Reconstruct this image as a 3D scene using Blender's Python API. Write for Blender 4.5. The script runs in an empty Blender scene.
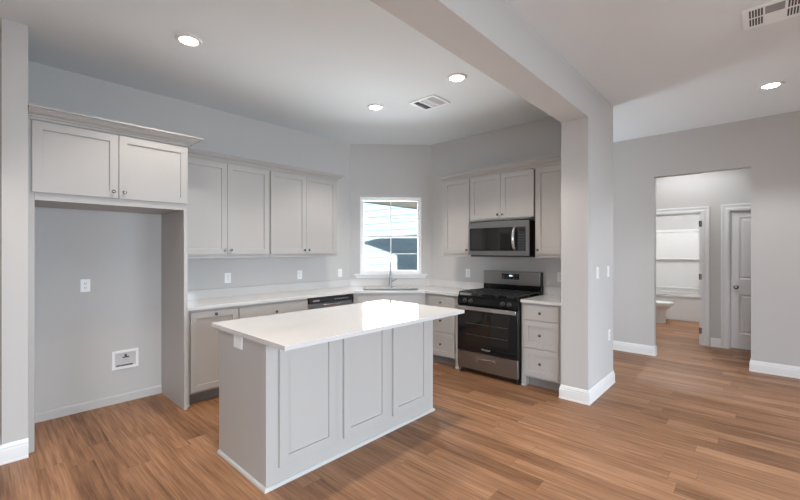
import bpy, bmesh, math, random
from mathutils import Vector, Matrix
random.seed(4)
PI = math.pi
SC = bpy.context.scene
COL = SC.collection

# ------------------------------------------------------------------ camera
cam_d = bpy.data.cameras.new('camera')
cam = bpy.data.objects.new('camera', cam_d)
COL.objects.link(cam)
cam_d.sensor_width = 36.0
cam_d.sensor_fit = 'HORIZONTAL'
cam_d.lens = 36.0 * 389.07 / 800.0
cam_d.clip_start = 0.05
cam.location = (0, 0, 1.46)
cam.rotation_euler = (PI / 2, 0, math.radians(42.82))
cam_d.shift_y = 0.0004
SC.camera = cam

# ------------------------------------------------------------------ exposure, sky, sun, daylight
SC.view_settings.view_transform = 'Standard'
SC.view_settings.look = 'None'
SC.view_settings.gamma = 1.0
SC.view_settings.use_curve_mapping = False
SC.view_settings.exposure = 0.24
SC.cycles.use_denoising = True
SC.cycles.max_bounces = 10
SC.cycles.diffuse_bounces = 6
SC.cycles.transparent_max_bounces = 12
SC.cycles.sample_clamp_indirect = 6.0

world = bpy.data.worlds.new('sky')
SC.world = world
world.use_nodes = True
bg = world.node_tree.nodes['Background']
bg.inputs['Color'].default_value = (0.62, 0.78, 1.0, 1)
bg.inputs['Strength'].default_value = 0.55

def light(name, kind, loc, energy, color=(1, 1, 1), rot=None, aim=None, **kw):
    d = bpy.data.lights.new(name, kind)
    d.energy = energy
    d.color = color
    for k, v in kw.items():
        setattr(d, k, v)
    o = bpy.data.objects.new(name, d)
    COL.objects.link(o)
    o.location = loc
    if aim is not None:
        o.rotation_euler = Vector(aim).to_track_quat('-Z', 'Y').to_euler()
    elif rot:
        o.rotation_euler = rot
    return o

SUN_TO = Vector((-0.25, -1.0, 0.45)).normalized()
light('sun', 'SUN', (-8, -6, 9), 10.0, (1.0, 0.95, 0.88), aim=-SUN_TO, angle=0.006)

DAY = (0.86, 0.93, 1.0)
# daylight in the panes of the living-room windows (right wall, behind the camera) and of the glazed door at the end of the hall
light('daylight_living_a', 'AREA', (3.38, 0.6, 1.35), 104, (0.70, 0.85, 1.0), aim=(-1, 0, -0.52), spread=math.radians(117), shape='RECTANGLE', size=1.7, size_y=1.7)
light('daylight_living_b', 'AREA', (3.38, 3.4, 1.35), 66, (0.76, 0.88, 1.0), aim=(-1, 0, -0.50), spread=math.radians(118), shape='RECTANGLE', size=1.7, size_y=1.7)
light('daylight_living_c', 'AREA', (0.6, -3.18, 1.4), 52, DAY, aim=(-0.3, 1, -0.6), spread=math.radians(112), shape='RECTANGLE', size=1.9, size_y=1.7)
light('daylight_dining', 'AREA', (-3.60, 5.55, 1.15), 40, DAY, aim=(1, 0, 0), shape='RECTANGLE', size=0.9, size_y=1.9)

CAN_E = 82.0
CAN_C = (1.0, 0.93, 0.86)
NEUTRAL = (0.95, 0.97, 1.0)
light('daylight_kitchen', 'AREA', (-4.245, 4.345, 1.62), 80, (0.97, 0.98, 1.0), aim=(1, -1, 0.40), shape='RECTANGLE', size=1.0, size_y=1.2)

# ------------------------------------------------------------------ materials
def mat(name, color, rough=0.5, metal=0.0, spec=0.5, bump=0.0, bscale=200.0, var=0.0, vscale=3.0, coat=0.0, emit=None, estr=0.0, stretch=None):
    m = bpy.data.materials.new(name)
    m.use_nodes = True
    nt = m.node_tree
    b = nt.nodes['Principled BSDF']
    b.inputs['Base Color'].default_value = (*color, 1)
    b.inputs['Roughness'].default_value = rough
    b.inputs['Metallic'].default_value = metal
    b.inputs['Specular IOR Level'].default_value = spec
    b.inputs['Coat Weight'].default_value = coat
    if emit:
        b.inputs['Emission Color'].default_value = (*emit, 1)
        b.inputs['Emission Strength'].default_value = estr
    tc = nt.nodes.new('ShaderNodeTexCoord')
    src = tc.outputs['Object']
    if stretch:
        mp = nt.nodes.new('ShaderNodeMapping')
        mp.inputs['Scale'].default_value = stretch
        nt.links.new(src, mp.inputs['Vector'])
        src = mp.outputs['Vector']
    n = nt.nodes.new('ShaderNodeTexNoise')
    n.inputs['Scale'].default_value = vscale
    n.inputs['Detail'].default_value = 3.0
    nt.links.new(src, n.inputs['Vector'])
    if var > 0:
        mx = nt.nodes.new('ShaderNodeMix')
        mx.data_type = 'RGBA'
        mx.inputs['A'].default_value = (*[c * (1 - var) for c in color], 1)
        mx.inputs['B'].default_value = (*[min(1, c * (1 + var)) for c in color], 1)
        nt.links.new(n.outputs['Fac'], mx.inputs['Factor'])
        nt.links.new(mx.outputs['Result'], b.inputs['Base Color'])
    if bump > 0:
        n2 = nt.nodes.new('ShaderNodeTexNoise')
        n2.inputs['Scale'].default_value = bscale
        n2.inputs['Detail'].default_value = 2.0
        nt.links.new(src, n2.inputs['Vector'])
        bp = nt.nodes.new('ShaderNodeBump')
        bp.inputs['Strength'].default_value = bump
        bp.inputs['Distance'].default_value = 0.002
        nt.links.new(n2.outputs['Fac'], bp.inputs['Height'])
        nt.links.new(bp.outputs['Normal'], b.inputs['Normal'])
    return m

WALL = mat('wall_paint', (0.525, 0.512, 0.497), 0.75, bump=0.25, bscale=160, spec=0.3)
CEIL = mat('ceiling_paint', (0.77, 0.825, 0.855), 0.85, bump=0.3, bscale=120, spec=0.2)
CAB = mat('cabinet_paint', (0.44, 0.42, 0.40), 0.42, var=0.02, vscale=5, bump=0.06, bscale=60, stretch=(1, 1, 0.1))
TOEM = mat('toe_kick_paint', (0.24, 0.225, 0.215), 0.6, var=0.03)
TRIM = mat('white_trim_paint', (0.74, 0.74, 0.735), 0.4, bump=0.03, bscale=90)
DOORM = mat('door_paint', (0.76, 0.755, 0.75), 0.4, bump=0.03, bscale=90)
QUARTZ = mat('white_quartz', (0.62, 0.605, 0.59), 0.07, var=0.035, vscale=240, spec=0.55)
STEEL = mat('brushed_steel', (0.31, 0.31, 0.31), 0.36, metal=1.0, var=0.08, vscale=40, bump=0.05, bscale=60, stretch=(1, 1, 40))
STEELV = mat('bright_steel', (0.66, 0.65, 0.64), 0.20, metal=1.0, var=0.04, vscale=40)
NICKEL = mat('satin_nickel', (0.26, 0.25, 0.24), 0.25, metal=1.0, var=0.03)
BLACKGL = mat('black_glass', (0.006, 0.006, 0.007), 0.04, spec=0.6, var=0.1)
WINGL = mat('oven_window_glass', (0.012, 0.011, 0.010), 0.05, spec=0.7, var=0.1)
BLACKEN = mat('black_enamel', (0.008, 0.008, 0.008), 0.12, spec=0.3, var=0.1)
IRON = mat('cast_iron', (0.016, 0.016, 0.017), 0.55, bump=0.3, bscale=300)
BLACKPL = mat('black_plastic', (0.018, 0.018, 0.019), 0.38, var=0.1)
GREYPL = mat('grey_marking', (0.30, 0.30, 0.31), 0.5, var=0.05)
WHITEPL = mat('white_plastic', (0.82, 0.82, 0.81), 0.35, var=0.02)
SLOTM = mat('dark_slot', (0.05, 0.05, 0.05), 0.6, var=0.1)
PORC = mat('porcelain', (0.80, 0.79, 0.77), 0.10, var=0.02, spec=0.6)
ACRYL = mat('white_acrylic', (0.80, 0.785, 0.77), 0.14, var=0.02, spec=0.6)
VINYL = mat('window_vinyl', (0.84, 0.85, 0.85), 0.35, var=0.02)
VENTM = mat('vent_white_enamel', (0.90, 0.95, 0.98), 0.4, var=0.02)
VENTG = mat('vent_grey_filter', (0.30, 0.31, 0.33), 0.7, var=0.06, vscale=30)
SOFFIT = mat('soffit_paint', (0.065, 0.066, 0.058), 0.7, var=0.05)
LENS = mat('lamp_lens', (0.9, 0.9, 0.9), 0.5, emit=(1.0, 0.95, 0.88), estr=28.0)
DIGIT = mat('lit_display_segment', (0.1, 0.2, 0.3), 0.4, emit=(0.65, 0.85, 1.0), estr=2.0)
GROUND = mat('ground_concrete', (0.42, 0.41, 0.38), 0.9, var=0.15, vscale=1.5)

DARKMARK = mat('dim_grey_marking', (0.09, 0.09, 0.095), 0.5, var=0.05)

def siding_mat():
    m = mat('blue_grey_siding', (0.27, 0.37, 0.43), 0.65, var=0.04, vscale=3, stretch=(0.3, 1, 6))
    return m
SIDE = siding_mat()

def glass_mat():
    m = bpy.data.materials.new('window_glass')
    m.use_nodes = True
    nt = m.node_tree
    for n in list(nt.nodes):
        nt.nodes.remove(n)
    out = nt.nodes.new('ShaderNodeOutputMaterial')
    tr = nt.nodes.new('ShaderNodeBsdfTransparent')
    tr.inputs['Color'].default_value = (0.97, 0.985, 0.98, 1)
    gl = nt.nodes.new('ShaderNodeBsdfGlossy')
    gl.inputs['Roughness'].default_value = 0.02
    fr = nt.nodes.new('ShaderNodeFresnel')
    fr.inputs['IOR'].default_value = 1.45
    mx = nt.nodes.new('ShaderNodeMixShader')
    nt.links.new(fr.outputs['Fac'], mx.inputs['Fac'])
    nt.links.new(tr.outputs['BSDF'], mx.inputs[1])
    nt.links.new(gl.outputs['BSDF'], mx.inputs[2])
    nt.links.new(mx.outputs['Shader'], out.inputs['Surface'])
    return m
GLASS = glass_mat()

def floor_mat():
    m = bpy.data.materials.new('oak_planks')
    m.use_nodes = True
    nt = m.node_tree
    L = nt.links.new
    b = nt.nodes['Principled BSDF']
    tc = nt.nodes.new('ShaderNodeTexCoord')
    sx = nt.nodes.new('ShaderNodeSeparateXYZ')
    L(tc.outputs['Object'], sx.inputs[0])
    def M(op, a, bb=None, c=None):
        n = nt.nodes.new('ShaderNodeMath')
        n.operation = op
        for i, v in enumerate((a, bb, c)):
            if v is None:
                continue
            if isinstance(v, (int, float)):
                n.inputs[i].default_value = v
            else:
                L(v, n.inputs[i])
        return n.outputs[0]
    PW, PL = 0.135, 1.22
    yv = M('DIVIDE', sx.outputs['Y'], PW)
    row = M('FLOOR', yv)
    fy = M('FRACT', yv)
    wn = nt.nodes.new('ShaderNodeTexWhiteNoise')
    wn.noise_dimensions = '1D'
    L(row, wn.inputs['W'])
    xs = M('ADD', M('DIVIDE', sx.outputs['X'], PL), wn.outputs['Value'])
    colm = M('FLOOR', xs)
    fx = M('FRACT', xs)
    cv = nt.nodes.new('ShaderNodeCombineXYZ')
    L(row, cv.inputs[0])
    L(colm, cv.inputs[1])
    w2 = nt.nodes.new('ShaderNodeTexWhiteNoise')
    w2.noise_dimensions = '3D'
    L(cv.outputs[0], w2.inputs['Vector'])
    pid = w2.outputs['Value']
    # grain coordinates: stretched along the plank, shifted per plank
    gx = M('ADD', M('MULTIPLY', sx.outputs['X'], 1.0), M('MULTIPLY', pid, 37.0))
    gy = M('ADD', sx.outputs['Y'], M('MULTIPLY', pid, 11.0))
    gv = nt.nodes.new('ShaderNodeCombineXYZ')
    L(M('MULTIPLY', gx, 0.9), gv.inputs[0])
    L(M('MULTIPLY', gy, 15.0), gv.inputs[1])
    n1 = nt.nodes.new('ShaderNodeTexNoise')
    n1.inputs['Scale'].default_value = 1.6
    n1.inputs['Detail'].default_value = 5.0
    n1.inputs['Distortion'].default_value = 0.8
    L(gv.outputs[0], n1.inputs['Vector'])
    gv2 = nt.nodes.new('ShaderNodeCombineXYZ')
    L(M('MULTIPLY', gx, 3.0), gv2.inputs[0])
    L(M('MULTIPLY', gy, 90.0), gv2.inputs[1])
    n2 = nt.nodes.new('ShaderNodeTexNoise')
    n2.inputs['Scale'].default_value = 1.0
    n2.inputs['Detail'].default_value = 5.0
    L(gv2.outputs[0], n2.inputs['Vector'])
    t = M('ADD', M('ADD', M('MULTIPLY', n1.outputs['Fac'], 0.52), M('MULTIPLY', n2.outputs['Fac'], 0.48)), M('MULTIPLY', M('SUBTRACT', pid, 0.5), 0.20))
    cr = nt.nodes.new('ShaderNodeValToRGB')
    e = cr.color_ramp.elements
    e[0].position = 0.30
    e[0].color = (0.130, 0.058, 0.026, 1)
    e[1].position = 0.74
    e[1].color = (0.44, 0.238, 0.130, 1)
    k = e.new(0.51)
    k.color = (0.272, 0.133, 0.065, 1)
    L(t, cr.inputs['Fac'])
    # thin dark joints
    ey = M('MINIMUM', fy, M('SUBTRACT', 1.0, fy))
    ex = M('MINIMUM', fx, M('SUBTRACT', 1.0, fx))
    jy = M('LESS_THAN', ey, 0.008)
    jx = M('LESS_THAN', ex, 0.0013)
    j = M('MAXIMUM', jy, jx)
    mx = nt.nodes.new('ShaderNodeMix')
    mx.data_type = 'RGBA'
    L(M('MULTIPLY', j, 0.4), mx.inputs['Factor'])
    L(cr.outputs['Color'], mx.inputs['A'])
    mx.inputs['B'].default_value = (0.07, 0.03, 0.015, 1)
    L(mx.outputs['Result'], b.inputs['Base Color'])
    b.inputs['Roughness'].default_value = 0.42
    b.inputs['Specular IOR Level'].default_value = 0.3
    bp = nt.nodes.new('ShaderNodeBump')
    bp.inputs['Strength'].default_value = 0.12
    bp.inputs['Distance'].default_value = 0.001
    L(M('SUBTRACT', n2.outputs['Fac'], j), bp.inputs['Height'])
    L(bp.outputs['Normal'], b.inputs['Normal'])
    return m
OAK = floor_mat()

# ------------------------------------------------------------------ mesh helpers
def obj(name, bm, m, parent=None, loc=None, rot=None, sharp=20):
    bmesh.ops.recalc_face_normals(bm, faces=bm.faces)
    me = bpy.data.meshes.new(name)
    bm.to_mesh(me)
    bm.free()
    for p in me.polygons:
        p.use_smooth = True
    me.set_sharp_from_angle(angle=math.radians(sharp))
    me.materials.append(m)
    o = bpy.data.objects.new(name, me)
    COL.objects.link(o)
    if parent:
        o.parent = parent
    if loc:
        o.location = loc
    if rot:
        o.rotation_euler = rot
    return o

def BM():
    return bmesh.new()

def box(bm, x0, x1, y0, y1, z0, z1, bev=0.0, seg=2):
    r = bmesh.ops.create_cube(bm, size=1.0)
    v = r['verts']
    for q in v:
        q.co = Vector((x0 + (q.co.x + .5) * (x1 - x0), y0 + (q.co.y + .5) * (y1 - y0), z0 + (q.co.z + .5) * (z1 - z0)))
    if bev > 0:
        es = list({e for q in v for e in q.link_edges})
        bmesh.ops.bevel(bm, geom=es, offset=bev, segments=seg, affect='EDGES', profile=0.5)
    return bm

def prism(bm, poly, z0, z1, bev=0.0):
    lo = [bm.verts.new((x, y, z0)) for x, y in poly]
    hi = [bm.verts.new((x, y, z1)) for x, y in poly]
    n = len(poly)
    fs = [bm.faces.new(lo[::-1]), bm.faces.new(hi)]
    for i in range(n):
        fs.append(bm.faces.new((lo[i], lo[(i + 1) % n], hi[(i + 1) % n], hi[i])))
    if bev > 0:
        es = list({e for f in fs[:2] for e in f.edges})
        bmesh.ops.bevel(bm, geom=es, offset=bev, segments=2, affect='EDGES', profile=0.5)
    return bm

def cyl(bm, p0, p1, r0, r1=None, seg=24):
    r1 = r0 if r1 is None else r1
    p0, p1 = Vector(p0), Vector(p1)
    d = (p1 - p0)
    q = d.to_track_quat('Z', 'Y')
    rings = []
    for p, r in ((p0, r0), (p1, r1)):
        rings.append([bm.verts.new(p + q @ Vector((r * math.cos(2 * PI * k / seg), r * math.sin(2 * PI * k / seg), 0))) for k in range(seg)])
    bm.faces.new(rings[0][::-1])
    bm.faces.new(rings[1])
    for k in range(seg):
        bm.faces.new((rings[0][k], rings[0][(k + 1) % seg], rings[1][(k + 1) % seg], rings[1][k]))
    return bm

def lathe(bm, prof, origin=(0, 0, 0), axis=(0, 0, 1), seg=24, sx=1.0, sy=1.0):
    """prof: list of (radius, height) from one end to the other; closed with caps."""
    q = Vector(axis).to_track_quat('Z', 'Y')
    o = Vector(origin)
    rings = []
    for r, h in prof:
        r = max(r, 1e-4)
        rings.append([bm.verts.new(o + q @ Vector((sx * r * math.cos(2 * PI * k / seg), sy * r * math.sin(2 * PI * k / seg), h))) for k in range(seg)])
    bm.faces.new(rings[0][::-1])
    bm.faces.new(rings[-1])
    for a, b in zip(rings, rings[1:]):
        for k in range(seg):
            bm.faces.new((a[k], a[(k + 1) % seg], b[(k + 1) % seg], b[k]))
    return bm

def tube(bm, pts, r, seg=14):
    pts = [Vector(p) for p in pts]
    rr = r if isinstance(r, (list, tuple)) else [r] * len(pts)
    rings = []
    up = None
    for i, p in enumerate(pts):
        t = (pts[min(i + 1, len(pts) - 1)] - pts[max(i - 1, 0)]).normalized()
        if up is None:
            up = Vector((0, 0, 1)) if abs(t.z) < 0.9 else Vector((1, 0, 0))
        s = t.cross(up).normalized()
        up = s.cross(t).normalized()
        rings.append([bm.verts.new(p + rr[i] * (math.cos(2 * PI * k / seg) * s + math.sin(2 * PI * k / seg) * up)) for k in range(seg)])
    bm.faces.new(rings[0][::-1])
    bm.faces.new(rings[-1])
    for a, b in zip(rings, rings[1:]):
        for k in range(seg):
            bm.faces.new((a[k], a[(k + 1) % seg], b[(k + 1) % seg], b[k]))
    return bm

def sweep(bm, path, prof, fmap=None):
    """mitred sweep along a plan path; prof is a closed list of (outward, height); outward is to the RIGHT of the walking direction."""
    P = [Vector((a, b)) for a, b in path]
    n = len(P)
    rings = []
    for i in range(n):
        d0 = (P[i] - P[i - 1]).normalized() if i > 0 else None
        d1 = (P[i + 1] - P[i]).normalized() if i < n - 1 else None
        d0 = d0 or d1
        d1 = d1 or d0
        n0 = Vector((d0.y, -d0.x))
        n1 = Vector((d1.y, -d1.x))
        m = (n0 + n1)
        m = m / max(1e-6, m.dot(n0))
        ring = []
        for o, h in prof:
            p = P[i] + m * o
            co = (p.x, p.y, h) if fmap is None else fmap(p.x, p.y, h)
            ring.append(bm.verts.new(co))
        rings.append(ring)
    k = len(prof)
    for a, b in zip(rings, rings[1:]):
        for j in range(k):
            bm.faces.new((a[j], a[(j + 1) % k], b[(j + 1) % k], b[j]))
    bm.faces.new(rings[0][::-1])
    bm.faces.new(rings[-1])
    return bm

def thing(name, label, cat, loc=(0, 0, 0), rz=0.0, group=None):
    o = bpy.data.objects.new(name, None)
    o.empty_display_size = 0.1
    COL.objects.link(o)
    o.location = loc
    o.rotation_euler = (0, 0, rz)
    o['label'] = label
    o['category'] = cat
    if group:
        o['group'] = group
    return o

def tag(o, label, cat, group=None):
    o['label'] = label
    o['category'] = cat
    if group:
        o['group'] = group
    return o

def struct(o, label=None, cat=None):
    o['kind'] = 'structure'
    if label:
        o['label'] = label
    if cat:
        o['category'] = cat
    return o

def slab_wall(bm, x0, x1, z0, z1, y0, y1, openings=()):
    """a wall along local x from x0 to x1, thickness y0..y1, with rectangular openings (a,b,za,zb)."""
    xs = sorted({x0, x1, *[v for o in openings for v in o[:2]]})
    for a, b in zip(xs, xs[1:]):
        mid = (a + b) / 2
        holes = sorted([(o[2], o[3]) for o in openings if o[0] < mid < o[1]])
        z = z0
        for za, zb in holes:
            if za > z + 1e-6:
                box(bm, a, b, y0, y1, z, za)
            z = zb
        if z1 > z + 1e-6:
            box(bm, a, b, y0, y1, z, z1)
    bmesh.ops.remove_doubles(bm, verts=bm.verts, dist=1e-5)
    # drop the internal faces shared by neighbouring pieces
    seen = {}
    for f in bm.faces:
        key = tuple(sorted(v.index for v in f.verts))
        seen.setdefault(key, []).append(f)
    return bm

def shaker(bm, x0, x1, z0, z1, y=-0.02, t=0.02, rail=0.057, rec=0.012):
    """a door leaf with a recessed flat panel; front at y, back at y+t."""
    def ring(a, b, c, d, yy):
        return [bm.verts.new((a, yy, c)), bm.verts.new((b, yy, c)), bm.verts.new((b, yy, d)), bm.verts.new((a, yy, d))]
    e = 0.0015
    back = ring(x0, x1, z0, z1, y + t)
    side = ring(x0, x1, z0, z1, y + e)
    fr = ring(x0 + e, x1 - e, z0 + e, z1 - e, y)
    inn = ring(x0 + rail, x1 - rail, z0 + rail, z1 - rail, y)
    pan = ring(x0 + rail + 0.0015, x1 - rail - 0.0015, z0 + rail + 0.0015, z1 - rail - 0.0015, y + rec)
    bm.faces.new(back[::-1])
    for a, b in ((back, side), (side, fr), (fr, inn), (inn, pan)):
        for k in range(4):
            bm.faces.new((a[k], a[(k + 1) % 4], b[(k + 1) % 4], b[k]))
    bm.faces.new(pan)
    return bm

def knob_bm(x, y, z):
    bm = BM()
    lathe(bm, [(0.007, 0.0), (0.0055, 0.003), (0.005, 0.010), (0.0075, 0.014), (0.0135, 0.018), (0.0150, 0.022), (0.0135, 0.026), (0.008, 0.0285), (0.001, 0.029)], (x, y, z), (0, -1, 0), 20)
    return bm

def front(root, kind, x0, x1, z0, z1, knob=None, name=None):
    bm = BM()
    if kind == 'shaker':
        shaker(bm, x0, x1, z0, z1)
    else:
        box(bm, x0, x1, -0.02, 0.0, z0, z1, 0.002)
    nm = name or ('door' if kind == 'shaker' else 'drawer')
    d = obj(nm, bm, CAB, root)
    if knob:
        obj('knob', knob_bm(knob[0], -0.02, knob[1]), NICKEL, d)
    return d

# ------------------------------------------------------------------ setting
H = 3.05
XL = -4.51
YR = 4.62

SHELL = [(-4.75, -3.35), (3.55, -3.35), (3.55, 6.46), (1.72, 6.46), (1.72, 10.8), (-2.52, 10.8), (-2.52, 6.46), (-3.74, 6.46), (-3.74, 4.76), (-4.65, 3.84)]
SHELL = SHELL[:-1] + [(-4.75, 3.74)]
bm = BM(); prism(bm, SHELL, H, H + 0.12)
struct(obj('ceiling', bm, CEIL))
bm = BM(); prism(bm, SHELL, -0.12, 0.0)
struct(obj('floor', bm, OAK))

# left kitchen wall
bm = BM(); box(bm, XL - 0.14, XL, -3.35, 3.90, 0, H)
struct(obj('wall_left', bm, WALL))
# short wall stub that closes the refrigerator bay
bm = BM(); box(bm, XL, -3.80, 0.098, 0.232, 0, H, 0.004)
struct(obj('wall_left_stub', bm, WALL))
# diagonal window wall
W0 = (XL, 3.765, 0.0)
WIN = (0.15, 1.075, 1.105, 2.265)
bm = BM(); slab_wall(bm, 0.0, 1.215, 0, H, 0.0, 0.14, [WIN])
struct(obj('wall_window', bm, WALL, loc=W0, rot=(0, 0, PI / 4)))
# wall behind the range, ends at the wide wall end
bm = BM(); box(bm, -3.74, -1.45, YR, YR + 0.14, 0, H)
struct(obj('wall_range', bm, WALL))
bm = BM()
box(bm, -1.45, -1.195, 3.91, 4.76, 0, H, 0.004)
struct(obj('wall_range_end', bm, WALL))
bm = BM(); box(bm, -1.45, -1.195, -3.35, 3.91, 2.725, H)
struct(obj('trim_beam', bm, WALL), 'painted grey ceiling beam between the kitchen and the living room', 'beam')
# far wall with cased opening
bm = BM(); slab_wall(bm, -3.74, 3.55, 0, H, 6.34, 6.46, [(-1.078, -0.085, 0, 2.475)])
struct(obj('wall_far', bm, WALL))
# end wall of the dining area (glazed door opening) and living walls with window openings
bm = BM(); slab_wall(bm, 4.76, 6.46, 0, H, 0.0, 0.12, [(5.08, 6.02, 0.15, 2.15)])
struct(obj('wall_dining', bm, WALL, loc=(-3.62, 0, 0), rot=(0, 0, PI / 2)))
bm = BM(); slab_wall(bm, -3.35, 6.46, 0, H, -0.14, 0.0, [(-0.25, 1.45, 0.5, 2.2), (2.55, 4.25, 0.5, 2.2)])
struct(obj('wall_right', bm, WALL, loc=(3.41, 0, 0), rot=(0, 0, PI / 2)))
bm = BM(); slab_wall(bm, -4.75, 3.55, 0, H, -3.35, -3.21, [(-0.35, 1.55, 0.55, 2.25)])
struct(obj('wall_back', bm, WALL))
# hall behind the opening
HY = 7.56
bm = BM(); slab_wall(bm, -2.4, 1.6, 0, H, HY, HY + 0.12, [(-1.44, -0.66, 0, 2.04), (-0.345, 0.435, 0, 2.05)])
struct(obj('wall_hall', bm, WALL))
bm = BM(); box(bm, -2.52, -2.4, 6.46, HY + 0.12, 0, H)
struct(obj('wall_hall_left', bm, WALL))
bm = BM(); box(bm, 1.6, 1.72, 6.46, HY + 0.12, 0, H)
struct(obj('wall_hall_right', bm, WALL))
# bathroom
bm = BM(); box(bm, -2.15, -2.03, HY + 0.12, 10.74, 0, H)
struct(obj('wall_bathroom_left', bm, WALL))
bm = BM(); box(bm, -0.42, -0.30, HY + 0.12, 10.74, 0, H)
struct(obj('wall_bathroom_right', bm, WALL))
bm = BM(); box(bm, -2.15, -0.30, 10.62, 10.74, 0, H)
struct(obj('wall_bathroom_back', bm, WALL))

# ------------------------------------------------------------------ baseboards and door casings
BB = [(0, 0), (0.017, 0), (0.017, 0.012), (0.014, 0.016), (0.014, 0.085), (0.0125, 0.094), (0.0095, 0.098), (0.0095, 0.110), (0.006, 0.118), (0.004, 0.130), (0.0, 0.133)]
def baseboard(name, path, prof=BB, m=TRIM):
    b = BM()
    sweep(b, path, prof)
    return struct(obj(name, b, m))
LOWB = [(0, 0), (0.014, 0), (0.014, 0.066), (0.010, 0.074), (0.0, 0.080)]
baseboard('baseboard_refrigerator_bay', [(XL, 0.269), (XL, 1.263)], LOWB, WALL)
baseboard('baseboard_left_stub', [(XL, 0.098), (-3.80, 0.098), (-3.80, 0.232)])
baseboard('baseboard_range_end', [(-1.45, 3.985), (-1.45, 3.91), (-1.195, 3.91), (-1.195, 4.76), (-1.40, 4.76)])
baseboard('baseboard_far_left', [(-3.6, 6.34), (-1.078, 6.34), (-1.078, 6.46)])
baseboard('baseboard_far_right', [(-0.085, 6.46), (-0.085, 6.34), (3.41, 6.34)])
baseboard('baseboard_hall_middle', [(-0.556, HY), (-0.432, HY)])
baseboard('baseboard_hall_left', [(-2.4, HY), (-1.53, HY)])
baseboard('baseboard_hall_right', [(0.525, HY), (1.6, HY)])
baseboard('baseboard_right', [(3.41, 6.34), (3.41, -3.21)])
baseboard('baseboard_back', [(3.41, -3.21), (-4.51, -3.21)])

CASE = [(0.0, 0.0), (0.0, -0.016), (0.010, -0.019), (0.030, -0.019), (0.036, -0.014), (0.060, -0.017), (0.066, -0.023), (0.088, -0.024), (0.092, -0.020), (0.092, 0.0)]
def casing(name, xa, xb, zt, jt=0.015):
    b = BM()
    # walk so that the right-hand side points away from the opening
    sweep(b, [(xb, 0.0), (xb, zt), (xa, zt), (xa, 0.0)], CASE, fmap=lambda x, z, h: (x, HY + h, z))
    o = struct(obj(name, b, TRIM))
    # jamb lining with a stop
    j = BM()
    for s, x in ((1, xa), (-1, xb)):
        box(j, min(x, x + s * jt), max(x, x + s * jt), HY - 0.001, HY + 0.12, 0, zt)
        box(j, min(x + s * jt, x + s * (jt + 0.012)), max(x + s * jt, x + s * (jt + 0.012)), HY + 0.045, HY + 0.08, 0, zt - 0.015)
    box(j, xa, xb, HY, HY + 0.12, zt - 0.015, zt)
    obj('jamb', j, TRIM, o)
    return o
c1 = casing('trim_bathroom_door', -1.44, -0.660, 2.04, 0.03)
for z in (0.22, 1.05, 1.87):
    hb = BM()
    box(hb, -0.692, -0.662, HY - 0.004, HY - 0.001, z - 0.045, z + 0.045)
    cyl(hb, (-0.694, HY - 0.005, z - 0.047), (-0.694, HY - 0.005, z + 0.047), 0.006)
    obj('hinge', hb, NICKEL, c1)
casing('trim_closet_door', -0.345, 0.435, 2.05)

# closed two-panel door
d1 = thing('door_1', 'closed white two-panel interior door with round knob, right of the bathroom doorway', 'door', (-0.328, HY + 0.03, 0.012))
d1['kind'] = 'structure'
bm = BM()
DW, DH = 0.746, 2.02
def panel_door(bm, w, h, panels, t=0.035):
    xs = [0, panels[0][0], panels[0][1], w]
    zs = sorted({0, h, *[v for p in panels for v in p[2:]]})
    def V(x, y, z): return bm.verts.new((x, y, z))
    for i in range(3):
        for k in range(len(zs) - 1):
            xa, xb, za, zb = xs[i], xs[i + 1], zs[k], zs[k + 1]
            hole = any(abs(p[0] - xa) < 1e-6 and abs(p[2] - za) < 1e-6 for p in panels)
            o = [V(xa, 0, za), V(xb, 0, za), V(xb, 0, zb), V(xa, 0, zb)]
            if not hole:
                bm.faces.new(o)
                continue
            prev = o
            for off, dep in ((0.012, 0.010), (0.030, 0.010), (0.046, 0.003)):
                q = [V(xa + off, dep, za + off), V(xb - off, dep, za + off), V(xb - off, dep, zb - off), V(xa + off, dep, zb - off)]
                for m in range(4):
                    bm.faces.new((prev[m], prev[(m + 1) % 4], q[(m + 1) % 4], q[m]))
                prev = q
            bm.faces.new(prev)
    b = [V(0, t, 0), V(w, t, 0), V(w, t, h), V(0, t, h)]
    f = [V(0, 0, 0), V(w, 0, 0), V(w, 0, h), V(0, 0, h)]
    bm.faces.new(b[::-1])
    for m in range(4):
        bm.faces.new((f[m], f[(m + 1) % 4], b[(m + 1) % 4], b[m]))
    bmesh.ops.remove_doubles(bm, verts=bm.verts, dist=1e-5)
panel_door(bm, DW, DH, [(0.10, DW - 0.10, 0.22, 0.80), (0.10, DW - 0.10, 1.02, 1.93)])
obj('door_leaf', bm, DOORM, d1)
bm = BM(); lathe(bm, [(0.032, 0), (0.032, 0.006), (0.012, 0.010), (0.011, 0.030), (0.022, 0.038), (0.028, 0.050), (0.026, 0.062), (0.015, 0.068), (0.001, 0.069)], (0.062, 0, 0.905), (0, -1, 0))
obj('door_knob', bm, NICKEL, d1)
bm = BM(); box(bm, -0.0135, -0.002, -0.002, 0.012, 0.85, 0.96)
obj('strike_plate', bm, NICKEL, d1)

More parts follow.
